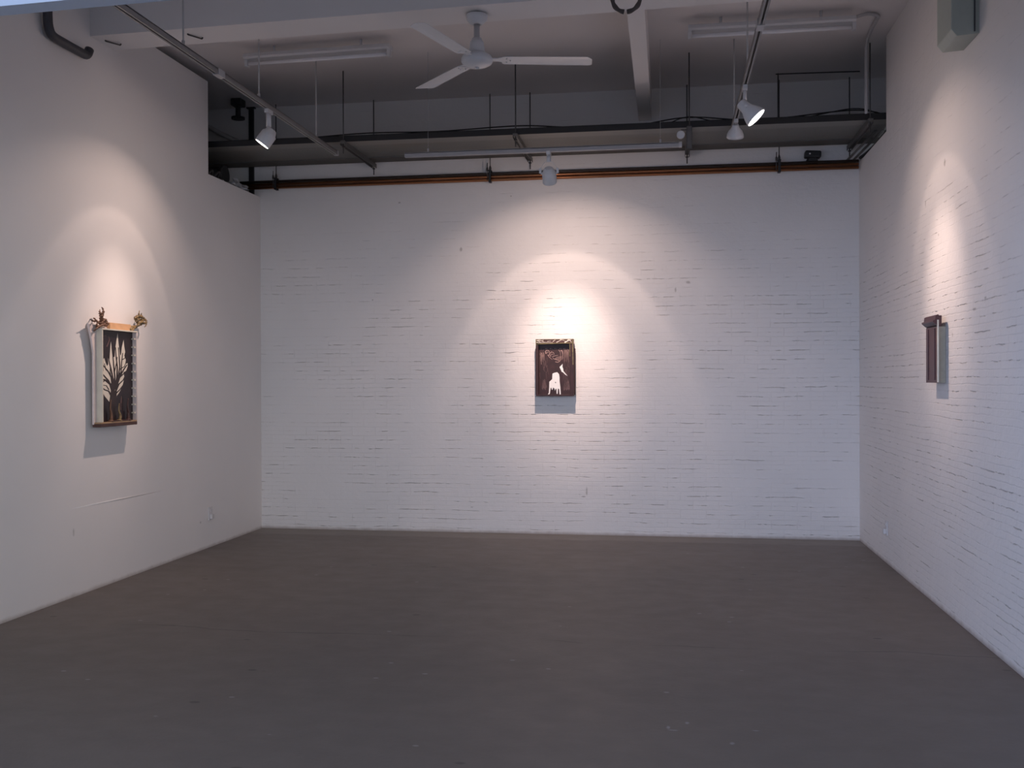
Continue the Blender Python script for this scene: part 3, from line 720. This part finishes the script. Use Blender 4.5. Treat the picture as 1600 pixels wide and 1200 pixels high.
MB().box(x_b-.012, xf+.008, ya_-.034, yb_-.02, z0_-.034, z0_-.010).build('bottom_rail', M['dark_wood'], B, bevel=.002)
tag(MB().box(x_b-.008, x_b+.022, 6.70, 6.985, z1_+.010, z1_+.058).build('wood_block', M['orange_wood'], B, bevel=.002), 'orange pine block above the box')
# picture
xpp = x_b+.012
def lpx(px, py): return ya_+.012 + (px-372)/(585-372)*(yb_-ya_-.024), z1_ - (py-262)/(920-262)*(z1_-z0_)
l3 = lambda u, v, h: Vector((xpp+h, *lpx(u, v)))
q = MB(); q.mi = 0; q.box(x_b, xpp, ya_+.012, yb_-.012, z0_, z1_)
q.mi = 1
q.poly([(432, 775), (405, 735), (384, 690), (374, 650), (374, 570), (378, 497), (385, 500), (393, 545), (399, 560), (398, 470), (403, 462), (410, 490), (420, 520), (428, 505), (427, 462), (436, 470), (440, 400), (445, 340), (452, 420), (459, 455), (468, 450), (472, 395), (480, 330), (488, 278),
        (493, 350), (502, 430), (508, 440), (514, 380), (526, 322), (530, 370), (536, 410), (530, 440), (540, 470), (536, 500), (552, 494), (552, 520), (540, 556), (524, 560), (530, 600), (520, 650), (506, 690), (494, 715), (480, 735), (474, 790), (482, 850), (478, 905), (468, 905), (470, 850), (462, 790),
        (462, 740), (446, 740), (440, 790)], l3, 0, .0006)
q.mi = 2
br_ = [([(456, 925), (458, 840), (455, 770), (462, 700)], 38, 26), ([(455, 760), (430, 700), (405, 690), (374, 655)], 9, 4), ([(458, 720), (440, 650), (408, 620), (374, 608)], 14, 6), ([(405, 622), (390, 640), (374, 640)], 5, 3),
       ([(452, 690), (428, 625), (398, 585), (376, 550)], 10, 4), ([(455, 680), (446, 600), (425, 555), (400, 520), (380, 480)], 9, 3), ([(462, 700), (456, 610), (444, 540), (432, 480), (428, 430)], 9, 3), ([(463, 700), (468, 600), (462, 520), (456, 440), (450, 380)], 8, 3),
       ([(466, 690), (482, 600), (484, 520), (476, 440), (474, 380)], 9, 3), ([(468, 680), (492, 590), (500, 520), (496, 440), (492, 380)], 8, 3), ([(482, 620), (508, 560), (512, 490), (520, 420)], 7, 3),
       ([(470, 690), (498, 600), (524, 545), (548, 505)], 10, 4), ([(500, 600), (528, 570), (552, 540)], 6, 3), ([(470, 710), (494, 650), (522, 620), (534, 590)], 8, 3), ([(474, 720), (500, 690), (522, 655)], 6, 3), ([(512, 470), (528, 462), (545, 440)], 5, 2),
       ([(430, 690), (415, 660), (388, 655)], 5, 3), ([(428, 560), (412, 545), (404, 500)], 5, 2), ([(466, 560), (478, 500), (484, 450)], 5, 2), ([(500, 540), (530, 520), (540, 490)], 5, 2), ([(444, 600), (438, 560), (440, 520)], 4, 2)]
for i, (p, a, b) in enumerate(br_): q.stroke(p, a*1.35, b*1.5, l3, .0004, .0010+.00004*i)
q.mi = 3
for p, a, b in (([(380, 322), (395, 306), (418, 302)], 8, 4), ([(374, 340), (384, 330), (394, 334)], 7, 4), ([(420, 380), (436, 330), (432, 300)], 7, 2), ([(392, 830), (390, 790)], 10, 4), ([(508, 790), (510, 740)], 8, 3), ([(505, 840), (508, 790)], 5, 2)): q.stroke(p, a, b, l3, 0, .0006)
q.build('painted_panel', [M['black_paint'], M['cream_paint'], M['dark_paint'], M['dim_paint']], B)
# small twisted candles standing on the ledge
for (px, h, mt) in ((425, .16, 'claw'), (478, .13, 'root'), (535, .165, 'dark_wood')):
    y = lpx(px, 900)[0]; rr = random.Random(px)
    tag(MB().tube(curve([(x_b+.036, y, z0_), (x_b+.034+rr.uniform(-.004, .004), y+.008, z0_+h*.3), (x_b+.034, y-.006, z0_+h*.6), (x_b+.034, y+.002, z0_+h)]), [.013-.010*i/24 for i in range(25)], 8)
        .lathe([(.020, 0), (.022, .006), (.012, .014)], Matrix.Translation((x_b+.034, y, z0_)), 12).build('twisted_candle', M[mt], B), 'small twisted dark stick standing on the ledge')
MB().box(x_b+.018, x_b+.050, lpx(420, 0)[0], lpx(545, 0)[0], z0_, z0_+.008).build('stick_base', M['dark_wood'], B)
# dried roots and a claw on the top corners
def lp(u, v, dx):   # photo pixel to a point at distance dx from the left wall
    f = F_PX; dr = Rv*((u-800)/f) - Uv*((v-600)/f) + Fv
    t = (XL+dx)/dr.x; return Vector((0, 0, 1.5)) + dr*t
rt = MB()
def limb(mb, pts, r0, r1, dx=.07, j=.004, seed=0):
    rr = random.Random(seed)
    P = curve([lp(u, v, dx+rr.uniform(-.015, .015)) for u, v in pts], 5); n = len(P)
    mb.tube(P, [max(.0012, (r0+(r1-r0)*i/(n-1))*(1+.35*math.sin(i*1.9+seed))) for i in range(n)], 8)
cw = MB()
limb(cw, [(158, 503), (158.5, 496), (158, 490)], .012, .016, seed=1)
limb(cw, [(158.3, 492), (155.8, 488), (156, 484)], .010, .003, seed=2)
limb(cw, [(158.5, 492), (161.5, 488), (160.5, 482), (158.5, 480)], .012, .002, seed=3)
tag(cw.build('claw_ornament', M['claw'], B), 'brown pincer-shaped dried claw')
rt = MB()
for i, (p, a, b) in enumerate((([(160, 509), (157, 505), (152, 503), (148, 498), (146, 497)], .013, .003), ([(161, 508), (164, 503), (166, 500)], .014, .004), ([(158, 506), (162, 501), (165, 499), (168, 503)], .012, .003), ([(166, 508), (162, 507), (156, 509), (150, 514), (147, 517)], .012, .004),
                               ([(153, 512), (151, 508), (153, 504)], .009, .004), ([(148, 502), (144, 501), (141, 499)], .007, .002), ([(168, 506), (164, 504), (160, 505)], .012, .006))):
    limb(rt, p, a, b, seed=10+i)
rt.build('dried_root', M['claw'], B)
rt = MB()
for i, (p, a, b) in enumerate((([(203, 516), (206, 512), (211, 511), (216, 508), (219, 504)], .014, .009), ([(202, 511), (207, 514), (212, 510)], .014, .006), ([(218, 507), (214, 503), (211, 499), (212, 496)], .010, .006), ([(212, 497), (216, 494), (221, 495), (226, 499), (229, 502)], .012, .008),
                               ([(229, 503), (228, 508), (226, 511)], .008, .002), ([(216, 506), (221, 503), (226, 505), (228, 502)], .012, .006), ([(216, 496), (217, 490), (218, 485)], .008, .002), ([(219, 496), (221, 491), (221, 489)], .007, .002), ([(213, 500), (218, 499), (224, 501)], .013, .007),
                               ([(222, 505), (219, 508), (215, 507)], .009, .004), ([(210, 512), (206, 517), (203, 518)], .010, .004), ([(214, 497), (214, 492)], .006, .002))):
    limb(rt, p, a, b, seed=30+i)
rt.build('dried_root', M['root'], B)

# ================================================================== RIGHT ARTWORK
Rr = empty('box_painting', (XR, 6.8, 1.46), 'dark maroon wooden cabinet-like artwork seen edge-on on the right wall', 'artwork')
xr1 = XR-.055
MB().box(xr1, XR-.001, 6.70, 6.90, 1.472, 1.832).build('box_body', M['side_grey'], Rr, bevel=.001)
MB().box(xr1-.010, xr1, 6.655, 6.925, 1.472, 1.832).build('front_panel', M['cabinet'], Rr, bevel=.001)
tag(MB().box(xr1-.010, xr1-.0005, 6.648, 6.656, 1.475, 1.872).build('edge_strip', M['cream'], Rr), 'cream unpainted near edge')
MB().poly([(0, 1.832), (.012, 1.838), (.034, 1.858), (.036, 1.868), (.022, 1.872), (.018, 1.900), (.006, 1.906), (0, 1.904)], lambda u, v, h: Vector((xr1-u, h, v)), 6.652, 6.935).build('cornice', M['cabinet'], Rr)
MB().box(xr1, xr1+.02, 6.66, 6.92, 1.832, 1.90).build('cornice_back', M['cabinet'], Rr)
for y in (6.70, 6.86):
    MB().box(xr1-.014, xr1-.010, y, y+.03, 1.49, 1.82).build('stile', M['cabinet'], Rr, bevel=.001)
